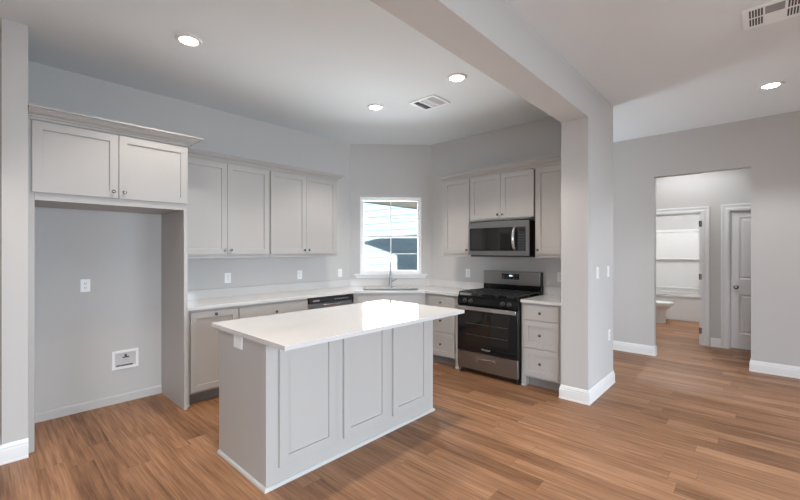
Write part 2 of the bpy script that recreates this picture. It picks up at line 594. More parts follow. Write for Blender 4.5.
# kitchen window (local frame of the diagonal wall)
w1 = bpy.data.objects.new('window_1', None)
COL.objects.link(w1)
w1.location = W0
w1.rotation_euler = (0, 0, PI / 4)
struct(w1)
a0, a1, z0, z1 = WIN
zm = 1.665
def frame_rect(bm, x0, x1, za, zb, w, y0, y1, bev=0.0015):
    box(bm, x0, x0 + w, y0, y1, za, zb, bev)
    box(bm, x1 - w, x1, y0, y1, za, zb, bev)
    box(bm, x0 + w, x1 - w, y0, y1, za, za + w, bev)
    box(bm, x0 + w, x1 - w, y0, y1, zb - w, zb, bev)
bm = BM(); frame_rect(bm, a0, a1, z0, z1, 0.028, 0.02, 0.12)
obj('window_frame', bm, VINYL, w1)
for nm, za, zb, yy in (('upper_sash', zm - 0.012, z1 - 0.026, 0.085), ('lower_sash', z0 + 0.026, zm + 0.016, 0.050)):
    bm = BM(); frame_rect(bm, a0 + 0.026, a1 - 0.026, za, zb, 0.028, yy - 0.014, yy + 0.014)
    s = obj(nm, bm, VINYL, w1)
    bm = BM()
    xm = (a0 + a1) / 2
    zc = (za + zb) / 2
    box(bm, xm - 0.007, xm + 0.007, yy - 0.006, yy + 0.006, za + 0.027, zb - 0.027)
    box(bm, a0 + 0.053, a1 - 0.053, yy - 0.006, yy + 0.006, zc - 0.007, zc + 0.007)
    obj('muntin', bm, VINYL, s)
    bm = BM(); box(bm, a0 + 0.05, a1 - 0.05, yy - 0.002, yy + 0.002, za + 0.024, zb - 0.024)
    obj('pane', bm, GLASS, s)
bm = BM(); box(bm, (a0 + a1) / 2 - 0.03, (a0 + a1) / 2 + 0.03, 0.022, 0.038, zm + 0.014, zm + 0.026, 0.002)
obj('sash_lock', bm, VINYL, w1)
bm = BM()
box(bm, 0.065, 1.16, -0.035, 0.0, z0 - 0.022, z0, 0.004)
box(bm, a0, a1, 0.0, 0.10, z0 - 0.022, z0 + 0.001)
box(bm, 0.09, 1.135, -0.012, 0.0, z0 - 0.062, z0 - 0.022, 0.003)
obj('window_sill', bm, TRIM, w1)

# glazing of the windows that light the room from the side and from behind
for i, (ax, p0, p1, fixed, za, zb) in enumerate((('y', -0.25, 1.45, 3.48, 0.5, 2.2), ('y', 2.55, 4.25, 3.48, 0.5, 2.2), ('x', -0.35, 1.55, -3.29, 0.55, 2.25), ('y', 5.08, 6.02, -3.68, 0.15, 2.15))):
    bm = BM()
    frame_rect(bm, p0, p1, za, zb, 0.05, -0.03, 0.03)
    box(bm, (p0 + p1) / 2 - 0.025, (p0 + p1) / 2 + 0.025, -0.02, 0.02, za + 0.05, zb - 0.05)
    if ax == 'y':
        o = obj('window_%d' % (i + 2), bm, VINYL, loc=(fixed, 0, 0), rot=(0, 0, PI / 2))
    else:
        o = obj('window_%d' % (i + 2), bm, VINYL, loc=(0, fixed, 0))
    struct(o)

# ------------------------------------------------------------------ outside
bm = BM(); box(bm, -30, 20, -25, 30, -0.6, -0.35)
struct(obj('floor_outside', bm, GROUND))
nb = thing('neighbouring_house', 'neighbouring house wall of horizontal lap siding under a sloping eave, seen through the window', 'house', (-8.0, 8.0, -0.35))
bm = BM()
prof = []
EXPO = 0.20
nrow = 20
pts = []
for k in range(nrow):
    zz = k * EXPO
    pts += [(-0.030, zz), (-0.002, zz + EXPO)]
pts += [(0.15, nrow * EXPO), (0.15, 0)]
A = [bm.verts.new((-5.0, y, z)) for y, z in pts]
B = [bm.verts.new((4.0, y, z)) for y, z in pts]
for k in range(len(pts)):
    bm.faces.new((A[k], A[(k + 1) % len(pts)], B[(k + 1) % len(pts)], B[k]))
bm.faces.new(A[::-1]); bm.faces.new(B)
obj('siding_wall', bm, SIDE, nb)
# sloping eave (soffit and fascia)
def zl(x): return 2.914 + (x + 8.965) * (2.543 - 2.914) / (8.965 - 6.755) + 0.05
bm = BM()
q = []
for x in (-13.0, -4.0):
    for y, dz in ((7.90, 0.0), (8.15, 0.0), (8.15, 0.24), (7.90, 0.24)):
        q.append(bm.verts.new((x + 8.0, y - 8.0, zl(x) + dz + 0.35)))
for f in ((0, 1, 2, 3), (4, 5, 6, 7), (0, 1, 5, 4), (1, 2, 6, 5), (2, 3, 7, 6), (3, 0, 4, 7)):
    bm.faces.new([q[k] for k in f])
obj('eave', bm, SOFFIT, nb)
# unseen thin cutout, added and shaped to cast an eave-like shadow on the siding
bm = BM()
pr = [(-9.0, -0.35), (-6.2, -0.35), (-6.2, 4.57), (-8.6, 4.56), (-9.6, 4.52), (-10.47, 4.39), (-9.0, 4.02)]
f0 = [bm.verts.new((x, 1.97, z)) for x, z in pr]
f1 = [bm.verts.new((x, 2.03, z)) for x, z in pr]
bm.faces.new(f0[::-1]); bm.faces.new(f1)
for k in range(len(pr)):
    bm.faces.new((f0[k], f0[(k + 1) % len(pr)], f1[(k + 1) % len(pr)], f1[k]))
struct(obj('siding_shadow_caster', bm, SIDE))

# ------------------------------------------------------------------ cabinets
UP_Z0, UP_DZ0, UP_DZ1, UP_Z1 = 1.376, 1.418, 2.385, 2.41
CROWN = [(0.0, -0.014), (0.010, -0.014), (0.010, 0.003), (0.022, 0.003), (0.022, 0.013), (0.030, 0.015), (0.040, 0.021), (0.048, 0.030), (0.050, 0.036), (0.062, 0.036), (0.062, 0.045), (0.078, 0.046), (0.078, 0.058), (0.0, 0.058)]

def wall_cab(name, label, root, rz, w, depth, za, zb, doors, cat='cabinet', group=None):
    t = thing(name, label, cat, root, rz, group)
    bm = BM()
    box(bm, 0, w, 0.0, depth, za, zb, 0.0015)
    obj('body', bm, CAB, t)
    for x0, x1, kx, d0, d1 in doors:
        kz = d0 + 0.045
        front(t, 'shaker', x0, x1, d0, d1, (kx, kz))
    return t

# refrigerator bay: two tall end panels and the deep cabinet over it
bm = BM(); box(bm, 0, 0.6495, -0.0175, 0.0175, 0, 2.41, 0.0015)
tag(obj('end_panel', bm, CAB, loc=(XL + 0.001, 0.2505, 0)), 'tall narrow grey cabinet panel left of the empty refrigerator bay, against the wall stub', 'panel')
bm = BM(); box(bm, 0, 0.6495, -0.0165, 0.0165, 0, 2.41, 0.0015)
o = tag(obj('end_panel', bm, CAB, loc=(XL + 0.001, 1.2800, 0)), 'tall deep grey cabinet panel right of the empty refrigerator bay', 'panel')
fx = -3.86
t = thing('bridge_cabinet', 'deep two-door grey cabinet bridging the empty refrigerator bay', 'cabinet', (fx, 0.269, 0), PI / 2)
bm = BM(); box(bm, 0, 0.994, 0.0, 0.648, 1.828, 2.41, 0.0015)
obj('body', bm, CAB, t)
bm = BM(); box(bm, 0, 0.994, -0.003, -0.0, 1.826, 1.88)
obj('face_rail', bm, CAB, t)
front(t, 'shaker', -0.016, 0.4985, 1.882, 2.398, (0.464, 1.935))
front(t, 'shaker', 0.5025, 1.021, 1.882, 2.398, (0.537, 1.935))
bm = BM()
sweep(bm, [(-3.8565, 0.234), (-3.8565, 1.2975), (-4.112, 1.2975)], [(o * 1.30, h * 1.15 + 2.423) for o, h in CROWN])
o = tag(obj('crown_molding', bm, CAB), 'stepped crown molding on top of the deep cabinet over the refrigerator bay', 'molding')

GU = 'wall cabinets on the left wall'
wall_cab('wall_cabinet', 'two-door grey wall cabinet on the left wall, next to the tall panel', (-4.195, 1.298, 0), PI / 2, 0.989, 0.313, UP_Z0, UP_Z1,
         [(0.012, 0.495, 0.463, UP_DZ0, UP_DZ1), (0.499, 0.977, 0.531, UP_DZ0, UP_DZ1)])
wall_cab('wall_cabinet', 'two-door grey wall cabinet on the left wall, nearest the window corner', (-4.195, 2.289, 0), PI / 2, 0.985, 0.313, UP_Z0, UP_Z1,
         [(0.010, 0.488, 0.456, UP_DZ0, UP_DZ1), (0.492, 0.966, 0.524, UP_DZ0, UP_DZ1)])
bm = BM()
sweep(bm, [(-4.195, 1.298), (-4.195, 3.276), (XL + 0.002, 3.276)], [(o, h + 2.412) for o, h in CROWN])
tag(obj('crown_molding', bm, CAB), 'long crown molding along the tops of the left wall cabinets', 'molding')

yf = 4.29
wall_cab('wall_cabinet', 'single-door grey wall cabinet left of the microwave', (-3.168, yf, 0), 0, 0.431, YR - yf - 0.001, UP_Z0, UP_Z1,
         [(0.022, 0.423, 0.393, UP_DZ0, UP_DZ1)])
wall_cab('wall_cabinet', 'short two-door grey wall cabinet directly above the microwave', (-2.735, yf, 0), 0, 0.803, YR - yf - 0.001, 1.828, UP_Z1,
         [(0.006, 0.430, 0.400, 1.848, UP_DZ1), (0.434, 0.846, 0.464, 1.848, UP_DZ1)])
wall_cab('wall_cabinet', 'single-door grey wall cabinet right of the microwave, against the wall end', (-1.880, yf, 0), 0, 0.429, YR - yf - 0.001, UP_Z0, UP_Z1,
         [(0.015, 0.412, 0.045, UP_DZ0, UP_DZ1)])
bm = BM()
sweep(bm, [(-3.168, YR - 0.002), (-3.168, yf), (-1.452, yf)], [(o, h + 2.412) for o, h in CROWN])
tag(obj('crown_molding', bm, CAB), 'crown molding along the tops of the cabinets above the range and microwave', 'molding')

def base_cab(name, label, root, rz, w, depth, fronts, panels=(), body=None):
    t = thing(name, label, 'cabinet', root, rz)
    bm = BM()
    if body:
        prism(bm, body, 0.105, 0.66)
        box(bm, 0, w, 0.0, 0.018, 0.66, 0.899)
    else:
        box(bm, 0, w, 0.0, depth, 0.105, 0.899)
    obj('body', bm, CAB, t)
    bm = BM()
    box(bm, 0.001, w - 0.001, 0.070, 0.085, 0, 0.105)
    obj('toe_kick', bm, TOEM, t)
    for a, b in panels:
        bm = BM()
        box(bm, a, b, -0.004, 0.085, 0, 0.899, 0.001)
        box(bm, a - 0.0, b + 0.0, -0.016, -0.004, 0, 0.018, 0.002)
        obj('filler_panel', bm, CAB, t)
    for f in fronts:
        front(t, *f)
    return t

BX = -3.92
base_cab('base_cabinet', 'narrow grey base cabinet with one full-height door, next to the tall panel', (BX, 1.298, 0), PI / 2, 0.494, 0.588,
         [('shaker', 0.038, 0.490, 0.125, 0.872, (0.264, 0.842))], [(0.0, 0.032)])
base_cab('base_cabinet', 'wide grey base cabinet left of the dishwasher, mostly behind the island', (BX, 1.793, 0), PI / 2, 0.826, 0.588,
         [('slab', 0.006, 0.820, 0.70, 0.872, (0.413, 0.79)), ('shaker', 0.006, 0.411, 0.125, 0.694, (0.380, 0.655)), ('shaker', 0.415, 0.820, 0.125, 0.694, (0.446, 0.655))])

# dishwasher
dw = thing('dishwasher', 'stainless dishwasher with black control strip under the left counter', 'dishwasher', (BX, 2.622, 0), PI / 2)
bm = BM(); box(bm, 0.003, 0.667, 0.0, 0.57, 0.10, 0.896)
obj('body', bm, BLACKPL, dw)
bm = BM(); box(bm, 0.005, 0.665, -0.022, 0.0, 0.115, 0.820, 0.004)
obj('door', bm, STEEL, dw)
bm = BM(); box(bm, 0.005, 0.665, -0.028, 0.0, 0.822, 0.885, 0.004)
cp = obj('control_panel', bm, BLACKPL, dw)
for k in range(7):
    x = 0.38 + k * 0.032
    bm = BM(); box(bm, x, x + 0.02, -0.0295, -0.028, 0.850, 0.860)
    obj('button', bm, GREYPL, cp)
bm = BM(); box(bm, 0.06, 0.15, -0.0295, -0.028, 0.846, 0.864)
obj('marking', bm, GREYPL, cp)
bm = BM()
tube(bm, [(0.20, -0.024, 0.803), (0.215, -0.045, 0.803), (0.25, -0.056, 0.801), (0.33, -0.060, 0.799), (0.41, -0.056, 0.801), (0.445, -0.045, 0.803), (0.46, -0.024, 0.803)], 0.011)
obj('handle', bm, STEELV, dw)
bm = BM(); box(bm, 0.003, 0.667, 0.06, 0.075, 0.0, 0.10)
obj('toe_kick', bm, BLACKPL, dw)

# corner sink cabinet
def loc45(x, y, ox=BX, oy=3.331):
    dx, dy = x - ox, y - oy
    s = math.sqrt(0.5)
    return ((dx + dy) * s, (-dx + dy) * s)
poly = [loc45(*p) for p in ((BX, 3.332), (-3.251, 4.0), (-3.251, YR - 0.002), (-3.645, YR - 0.002), (XL + 0.002, 3.755), (XL + 0.002, 3.332))]
base_cab('sink_cabinet', 'diagonal corner sink base cabinet with plain front under the window', (BX, 3.331, 0), PI / 4, 0.944, 0.6,
         [('slab', 0.055, 0.890, 0.70, 0.872, None, 'false_front'), ('shaker', 0.055, 0.470, 0.125, 0.694, (0.44, 0.655)), ('shaker', 0.475, 0.890, 0.125, 0.694, (0.505, 0.655))], body=poly)

yb = 4.0
base_cab('drawer_cabinet', 'grey three-drawer base cabinet left of the range', (-3.249, yb, 0), 0, 0.537, 0.618,
         [('slab', 0.065, 0.478, 0.722, 0.882, (0.272, 0.80), 'drawer'), ('shaker', 0.065, 0.478, 0.424, 0.714, (0.272, 0.569), 'drawer'), ('shaker', 0.065, 0.478, 0.125, 0.416, (0.272, 0.27), 'drawer')],
         [(0.482, 0.535)])
base_cab('drawer_cabinet', 'grey three-drawer base cabinet between the range and the wall end', (-1.903, yb, 0), 0, 0.452, 0.618,
         [('slab', 0.028, 0.404, 0.722, 0.882, (0.216, 0.80), 'drawer'), ('shaker', 0.028, 0.404, 0.424, 0.714, (0.216, 0.569), 'drawer'), ('shaker', 0.028, 0.404, 0.125, 0.416, (0.216, 0.27), 'drawer')],
         [(0.0, 0.048)])

# ------------------------------------------------------------------ countertops
CT0, CT1 = 0.90, 0.93
# long counter: left run, diagonal, short run to the range, with the sink cut-out
ct = thing('countertop', 'long white quartz countertop running under the window and along the left wall', 'countertop', (0, 0, 0))
outer = [(-3.88, 1.299), (-3.88, 3.315), (-3.23, 3.965), (-2.708, 3.965), (-2.708, YR - 0.001), (-3.652, YR - 0.001), (XL + 0.001, 3.764), (XL + 0.001, 1.299)]
s2 = math.sqrt(0.5)
def diag(s, n):
    """point s along the diagonal wall and n in front of it"""
    return (XL + s2 * s + s2 * n, 3.765 + s2 * s - s2 * n)
SK = (0.225, 0.985, 0.335, 0.705)   # sink hole: s range, n range
hole = [diag(SK[0], SK[2]), diag(SK[1], SK[2]), diag(SK[1], SK[3]), diag(SK[0], SK[3])]
def plate_with_hole(bm, outer, hole, z0, z1):
    """outer polygon with a hole, joined by two slits; built as two halves"""
    import itertools
    def poly_faces(z, flip):
        b2 = bmesh.new()
        vo = [b2.verts.new((x, y, z)) for x, y in outer]
        vh = [b2.verts.new((x, y, z)) for x, y in hole]
        es = [b2.edges.new((vo[i], vo[(i + 1) % len(vo)])) for i in range(len(vo))]
        es += [b2.edges.new((vh[i], vh[(i + 1) % len(vh)])) for i in range(len(vh))]
        bmesh.ops.triangle_fill(b2, edges=es, use_beauty=True, use_dissolve=False)
        mp = {}
        for f in b2.faces:
            vs = []
            for v in f.verts:
                k = (round(v.co.x, 6), round(v.co.y, 6), round(v.co.z, 6))
                if k not in mp:
                    mp[k] = bm.verts.new(v.co)
                vs.append(mp[k])
            bm.faces.new(vs)
        b2.free()
    poly_faces(z0, True)
    poly_faces(z1, False)
    for ring in (outer, hole):
        for i in range(len(ring)):
            p, q = ring[i], ring[(i + 1) % len(ring)]
            bm.faces.new([bm.verts.new((*p, z0)), bm.verts.new((*q, z0)), bm.verts.new((*q, z1)), bm.verts.new((*p, z1))])
    bmesh.ops.remove_doubles(bm, verts=bm.verts, dist=1e-5)
bm = BM()
plate_with_hole(bm, outer, hole, CT0, CT1)
obj('slab', bm, QUARTZ, ct)
bm = BM()
sweep(bm, [(XL + 0.001, 1.299), (XL + 0.001, 3.765), (-3.655, YR - 0.001), (-2.708, YR - 0.001)], [(0, CT1), (0.02, CT1), (0.02, 1.025), (0.018, 1.027), (0, 1.027)])
obj('backsplash', bm, QUARTZ, ct)
ct2 = thing('countertop', 'short white quartz countertop between the range and the wall end', 'countertop', (0, 0, 0))
bm = BM(); box(bm, -1.902, -1.452, 3.965, YR - 0.001, CT0, CT1, 0.002)
obj('slab', bm, QUARTZ, ct2)
bm = BM(); box(bm, -1.902, -1.452, YR - 0.021, YR - 0.001, CT1, 1.027, 0.001)
obj('backsplash', bm, QUARTZ, ct2)

# sink and faucet (local frame of the diagonal wall: x along it, -y into the room)
sk = thing('sink', 'stainless undermount sink set in the corner counter below the window', 'sink', W0, PI / 4)
bm = BM()
s0, s1, n0, n1 = SK
def open_bowl(bm, x0, x1, y0, y1, zt, zb, t=0.004):
    box(bm, x0 - t, x0, y0 - t, y1 + t, zb, zt)
    box(bm, x1, x1 + t, y0 - t, y1 + t, zb, zt)
    box(bm, x0, x1, y0 - t, y0, zb, zt)
    box(bm, x0, x1, y1, y1 + t, zb, zt)
    box(bm, x0 - t, x1 + t, y0 - t, y1 + t, zb - t, zb)
open_bowl(bm, s0 + 0.006, s1 - 0.006, -n1 + 0.006, -n0 - 0.006, 0.928, 0.905)
bm.free()
bm = BM(); open_bowl(bm, s0 + 0.005, s1 - 0.005, -n1 + 0.005, -n0 - 0.005, 0.912, 0.70)
obj('bowl', bm, STEEL, sk)
bm = BM(); lathe(bm, [(0.045, 0), (0.045, 0.003), (0.030, 0.004), (0.012, 0.002)], ((s0 + s1) / 2, -(n0 + n1) / 2, 0.70))
obj('drain', bm, STEELV, sk)

fc = thing('faucet', 'tall brushed steel gooseneck kitchen faucet standing behind the corner sink', 'faucet', (*diag(0.600, 0.17), CT1), PI / 4)
bm = BM(); lathe(bm, [(0.030, 0), (0.030, 0.006), (0.024, 0.010), (0.022, 0.040), (0.021, 0.13), (0.018, 0.14), (0.014, 0.145)], (0, 0, 0))
obj('base', bm, STEEL, fc)
bm = BM()
pts = [(0, 0, 0.14), (0, 0, 0.22), (0, 0, 0.30)]
for k in range(1, 13):
    a = PI * k / 12
    pts.append((0, -0.085 + 0.085 * math.cos(a), 0.30 + 0.085 * math.sin(a)))
pts.append((0, -0.17, 0.27))
tube(bm, pts, 0.0115)
obj('spout', bm, STEEL, fc)
bm = BM(); lathe(bm, [(0.012, 0), (0.016, -0.02), (0.018, -0.07), (0.017, -0.10), (0.012, -0.105)][::-1], (0, -0.17, 0.275))
obj('spray_head', bm, STEEL, fc)
bm = BM(); tube(bm, [(0.015, 0, 0.075), (0.04, 0, 0.082), (0.075, -0.004, 0.100), (0.105, -0.008, 0.118)], [0.010, 0.009, 0.007, 0.006])
obj('lever', bm, STEEL, fc)

# ------------------------------------------------------------------ island
il = thing('kitchen_island', 'grey kitchen island base with three shaker panels facing the living room', 'island', (-2.51, 1.98, 0))
ox, oy = -2.51, 1.98
bm = BM(); box(bm, -2.872 - ox, -2.192 - ox, 1.174 - oy, 2.808 - oy, 0, 0.899, 0.002)
obj('body', bm, CAB, il)
SHOEM = mat('shoe_paint', (0.52, 0.505, 0.49), 0.4, var=0.02)
SHOE = [(0, 0), (0.014, 0), (0.014, 0.010), (0.010, 0.018), (0.004, 0.023), (0, 0.024)]
bm = BM(); sweep(bm, [(-2.872 - ox, 1.174 - oy), (-2.192 - ox, 1.174 - oy), (-2.192 - ox, 2.808 - oy), (-2.872 - ox, 2.808 - oy)], SHOE)
obj('shoe_molding', bm, SHOEM, il)
for y0, y1 in ((1.256, 1.690), (1.762, 2.204), (2.268, 2.716)):
    bm = BM(); shaker(bm, y0 - oy, y1 - oy, 0.117, 0.893, y=-0.020, t=0.020, rail=0.060)
    p = obj('shaker_panel', bm, CAB, il, loc=(-2.192 - ox, 0, 0), rot=(0, 0, PI / 2))
bm = BM(); box(bm, -2.955, -1.935, 1.148, 2.935, CT0, CT1, 0.002)
tag(obj('island_countertop', bm, QUARTZ), 'white quartz island top overhanging on the living room side', 'countertop')

# ------------------------------------------------------------------ range
rg = thing('gas_range', 'freestanding stainless and black gas range between the drawer cabinets', 'range', (-2.301, 3.945, 0))
W2 = 0.388
bm = BM(); box(bm, -W2, W2, 0.02, 0.655, 0.045, 0.905, 0.003)
obj('body', bm, BLACKEN, rg)
bm = BM()
box(bm, -W2, W2, -0.015, 0.60, 0.905, 0.925, 0.006)
obj('cooktop', bm, BLACKEN, rg)
# control panel, sloped a little
bm = BM()
q = [(-0.012, 0.812), (-0.018, 0.83), (-0.010, 0.905), (0.03, 0.905), (0.03, 0.812)]
A = [bm.verts.new((-W2, y, z)) for y, z in q]
B = [bm.verts.new((W2, y, z)) for y, z in q]
bm.faces.new(A[::-1]); bm.faces.new(B)
for k in range(5):
    bm.faces.new((A[k], A[(k + 1) % 5], B[(k + 1) % 5], B[k]))
obj('control_panel', bm, BLACKEN, rg)
for x in (-0.285, -0.205, 0.205, 0.285):
    bm = BM()
    lathe(bm, [(0.024, 0), (0.024, 0.006), (0.019, 0.010), (0.0175, 0.030), (0.015, 0.033), (0.001, 0.0335)], (x, -0.014, 0.862), (0, -1, 0.05))
    k = obj('control_knob', bm, BLACKPL, rg)
    bm = BM(); box(bm, x - 0.0015, x + 0.0015, -0.0485, -0.030, 0.862, 0.880)
    obj('pointer', bm, GREYPL, k)
    bm = BM(); lathe(bm, [(0.027, 0), (0.027, 0.002), (0.024, 0.0025)], (x, -0.013, 0.862), (0, -1, 0.05))
    obj('knob_ring', bm, STEELV, k)
# burners and grates
for x, y, r in ((-0.24, 0.13, 0.045), (0.24, 0.13, 0.05), (-0.24, 0.43, 0.038), (0.24, 0.43, 0.038), (0.0, 0.28, 0.045)):
    bm = BM(); lathe(bm, [(r, 0), (r, 0.010), (r * 0.8, 0.012), (r * 0.8, 0.02), (0.001, 0.022)], (x, y, 0.925))
    obj('burner', bm, IRON, rg)
for x0, x1 in ((-0.380, -0.128), (-0.124, 0.124), (0.128, 0.380)):
    bm = BM()
    y0, y1, za, zb, w = 0.0, 0.565, 0.952, 0.966, 0.011
    box(bm, x0, x1, y0, y0 + w, za, zb, 0.003); box(bm, x0, x1, y1 - w, y1, za, zb, 0.003)
    box(bm, x0, x0 + w, y0 + w, y1 - w, za, zb, 0.003); box(bm, x1 - w, x1, y0 + w, y1 - w, za, zb, 0.003)
    xm = (x0 + x1) / 2
    box(bm, xm - w / 2, xm + w / 2, y0 + w, y1 - w, za, zb, 0.003)
    for yy in (0.13, 0.28, 0.43):
        box(bm, x0 + w, x1 - w, yy - w / 2, yy + w / 2, za, zb + 0.001, 0.003)
    for xx in (x0, x1 - w):
        for yy in (y0, y1 - w, 0.275):
            box(bm, xx, xx + w, yy, yy + w, 0.925, za)
    obj('grate', bm, IRON, rg)
# back guard
bm = BM(); box(bm, -W2, W2, 0.585, 0.655, 0.90, 1.03, 0.002)
obj('vent_strip', bm, BLACKEN, rg)
bm = BM(); box(bm, -W2, W2 - 0.001, 0.595, 0.655, 1.03, 1.195, 0.006)
obj('back_side', bm, BLACKEN, rg)
bm = BM(); box(bm, -W2 + 0.001, W2 - 0.012, 0.585, 0.60, 1.026, 1.197, 0.005)
bg_ = obj('back_guard', bm, STEEL, rg)
bm = BM(); box(bm, -0.122, 0.112, 0.581, 0.586, 1.095, 1.165, 0.002)
dsp = obj('display', bm, BLACKGL, bg_)
bm = BM()
for x, w in ((-0.018, 0.009), (-0.005, 0.009), (0.012, 0.009)):
    box(bm, x, x + w, 0.5795, 0.5812, 1.133, 1.150)
obj('lit_segment', bm, DIGIT, dsp)
for k in range(5):
    for r in range(2):
        x = -0.105 + k * 0.045
        if 1 <= k <= 2 and r == 1:
            continue
        bm = BM(); box(bm, x, x + 0.016, 0.580, 0.5812, 1.108 + r * 0.028, 1.113 + r * 0.028)
        obj('button_marking', bm, GREYPL, dsp)
# oven door
bm = BM()
box(bm, -W2 + 0.002, W2 - 0.002, -0.022, 0.018, 0.272, 0.806, 0.004)
dr = obj('oven_door', bm, BLACKGL, rg)
bm = BM(); box(bm, -0.285, 0.285, -0.0235, -0.0215, 0.375, 0.735, 0.001)
obj('oven_window', bm, WINGL, dr)
bm = BM()
for z in (0.47, 0.60):
    box(bm, -0.27, 0.27, -0.0242, -0.0234, z, z + 0.003)
obj('oven_rack', bm, mat('rack_glint', (0.16, 0.15, 0.14), 0.3, metal=0.6, var=0.05), dr)
bm = BM()
box(bm, -W2 + 0.004, W2 - 0.004, -0.062, -0.046, 0.760, 0.806, 0.006)
for x in (-0.345, 0.345):
    box(bm, x - 0.018, x + 0.018, -0.05, -0.020, 0.768, 0.798, 0.003)
obj('handle', bm, STEELV, dr)
def text_mesh(body, size, thick=0.0004, bold=False):
    cu = bpy.data.curves.new('lettering', 'FONT')
    cu.body = body
    cu.size = size
    cu.align_x = 'CENTER'
    cu.align_y = 'CENTER'
    cu.extrude = thick
    tmp = bpy.data.objects.new('lettering_tmp', cu)
    COL.objects.link(tmp)
    dg = bpy.context.evaluated_depsgraph_get()
    me = bpy.data.meshes.new_from_object(tmp.evaluated_get(dg))
    bpy.data.objects.remove(tmp)
    bpy.data.curves.remove(cu)
    return me
def lettering(body, size, m, parent, loc, rot=(PI / 2, 0, 0)):
    me = text_mesh(body, size)
    me.materials.clear()
    me.materials.append(m)
    o = bpy.data.objects.new('lettering', me)
    COL.objects.link(o)
    o.parent = parent
    o.location = loc
    o.rotation_euler = rot
    return o
LETTER = mat('silver_lettering', (0.55, 0.55, 0.56), 0.35, var=0.03)
lettering('Whirlpool', 0.026, LETTER, dr, (0.0, -0.0228, 0.318))
# bottom drawer with slot handle
bm = BM(); box(bm, -W2 + 0.002, W2 - 0.002, -0.018, 0.018, 0.062, 0.266, 0.004)
bd = obj('storage_drawer', bm, STEEL, rg)
bm = BM()
box(bm, -0.118, 0.118, -0.030, -0.018, 0.196, 0.214, 0.004)
box(bm, -0.118, -0.106, -0.024, -0.016, 0.170, 0.214, 0.002)
box(bm, 0.106, 0.118, -0.024, -0.016, 0.170, 0.214, 0.002)
obj('drawer_handle', bm, STEELV, bd)
for x in (-0.36, 0.36):
    for y in (0.03, 0.60):
        bm = BM(); lathe(bm, [(0.016, 0), (0.016, 0.012), (0.010, 0.016), (0.010, 0.046)], (x, y, 0))
        obj('leg', bm, BLACKPL, rg)

# ------------------------------------------------------------------ microwave
mw = thing('microwave', 'stainless over-the-range microwave with curved handle, hung above the range', 'microwave', (-2.314, 4.20, 1.386))
w2 = 0.398
bm = BM(); box(bm, -w2, w2, 0.03, 0.419, 0.012, 0.418, 0.003)
obj('body', bm, BLACKEN, mw)
bm = BM()
frame = [(-w2, w2, 0.345, 0.418), (-w2, w2, 0.012, 0.068), (-w2, -w2 + 0.024, 0.068, 0.345), (w2 - 0.036, w2, 0.068, 0.345)]
for a, b, c, d in frame:
    box(bm, a, b, -0.004, 0.03, c, d, 0.003)
obj('face_frame', bm, STEEL, mw)
bm = BM(); box(bm, -w2 + 0.024, 0.268, -0.006, 0.03, 0.068, 0.345, 0.002)
md = obj('door', bm, BLACKGL, mw)
bm = BM(); box(bm, -w2 + 0.055, 0.190, -0.0068, -0.0055, 0.095, 0.318, 0.0006)
obj('door_window', bm, WINGL, md)
bm = BM()
pts = []
for k in range(13):
    u = k / 12
    pts.append((0.236, -0.012 - 0.050 * math.sin(PI * u) ** 0.6, 0.078 + u * 0.262))
tube(bm, pts, [0.013 + 0.005 * math.sin(PI * k / 12) for k in range(13)])
obj('handle', bm, STEELV, md)
bm = BM(); box(bm, 0.270, w2 - 0.036, -0.006, 0.03, 0.068, 0.345, 0.002)
cpn = obj('control_panel', bm, BLACKPL, mw)
bm = BM(); box(bm, 0.280, 0.352, -0.0072, -0.0058, 0.292, 0.325)
obj('display', bm, BLACKGL, cpn)
for r in range(6):
    for c in range(3):
        x = 0.283 + c * 0.025
        z = 0.095 + r * 0.031
        bm = BM(); box(bm, x, x + 0.016, -0.0068, -0.0058, z, z + 0.010)
        obj('button', bm, DARKMARK, cpn)
bm = BM(); box(bm, -w2 + 0.03, w2 - 0.004, 0.01, 0.41, -0.004, 0.012, 0.002)
obj('vent_grille', bm, BLACKPL, mw)
lettering('Whirlpool', 0.024, GREYPL, mw, (0.0, -0.0046, 0.382))

# ------------------------------------------------------------------ outlets and switches
def outlet_plate(name, label, loc, rz, kind='outlet', cat='outlet', sc=1.0):
    t = thing(name, label, cat, loc, rz)
    bm = BM(); box(bm, -0.036 * sc, 0.036 * sc, -0.006, 0.0, -0.058 * sc, 0.058 * sc, 0.003)
    obj('cover_plate', bm, WHITEPL, t)
    if kind == 'outlet':
        for dz in (-0.020, 0.020):
            bm = BM(); lathe(bm, [(0.0165, 0), (0.0165, 0.0025), (0.015, 0.003)], (0, -0.0055, dz), (0, -1, 0), 20)
            s = obj('socket', bm, WHITEPL, t)
            bm = BM()
            box(bm, -0.0075, -0.0050, -0.0090, -0.0080, dz - 0.004, dz + 0.006)
            box(bm, 0.0050, 0.0075, -0.0090, -0.0080, dz - 0.004, dz + 0.006)
            lathe(bm, [(0.0025, 0), (0.0025, 0.001)], (0, -0.0080, dz - 0.009), (0, -1, 0), 10)
            obj('slot', bm, SLOTM, s)
    elif kind == 'switch':
        bm = BM(); box(bm, -0.016, 0.016, -0.0085, -0.005, -0.033, 0.033, 0.002)
        obj('rocker', bm, WHITEPL, t)
    return t
outlet_plate('wall_outlet', 'white outlet on the bare back wall of the refrigerator bay', (XL, 0.651, 1.14), PI / 2)
outlet_plate('wall_outlet', 'white outlet above the left counter, nearest the refrigerator bay', (XL, 1.941, 1.141), PI / 2)
outlet_plate('wall_outlet', 'white outlet above the left counter, just left of the dishwasher end', (XL, 2.896, 1.135), PI / 2)
outlet_plate('wall_outlet', 'white outlet above the counter in the corner left of the window', (XL, 3.577, 1.13), PI / 2)
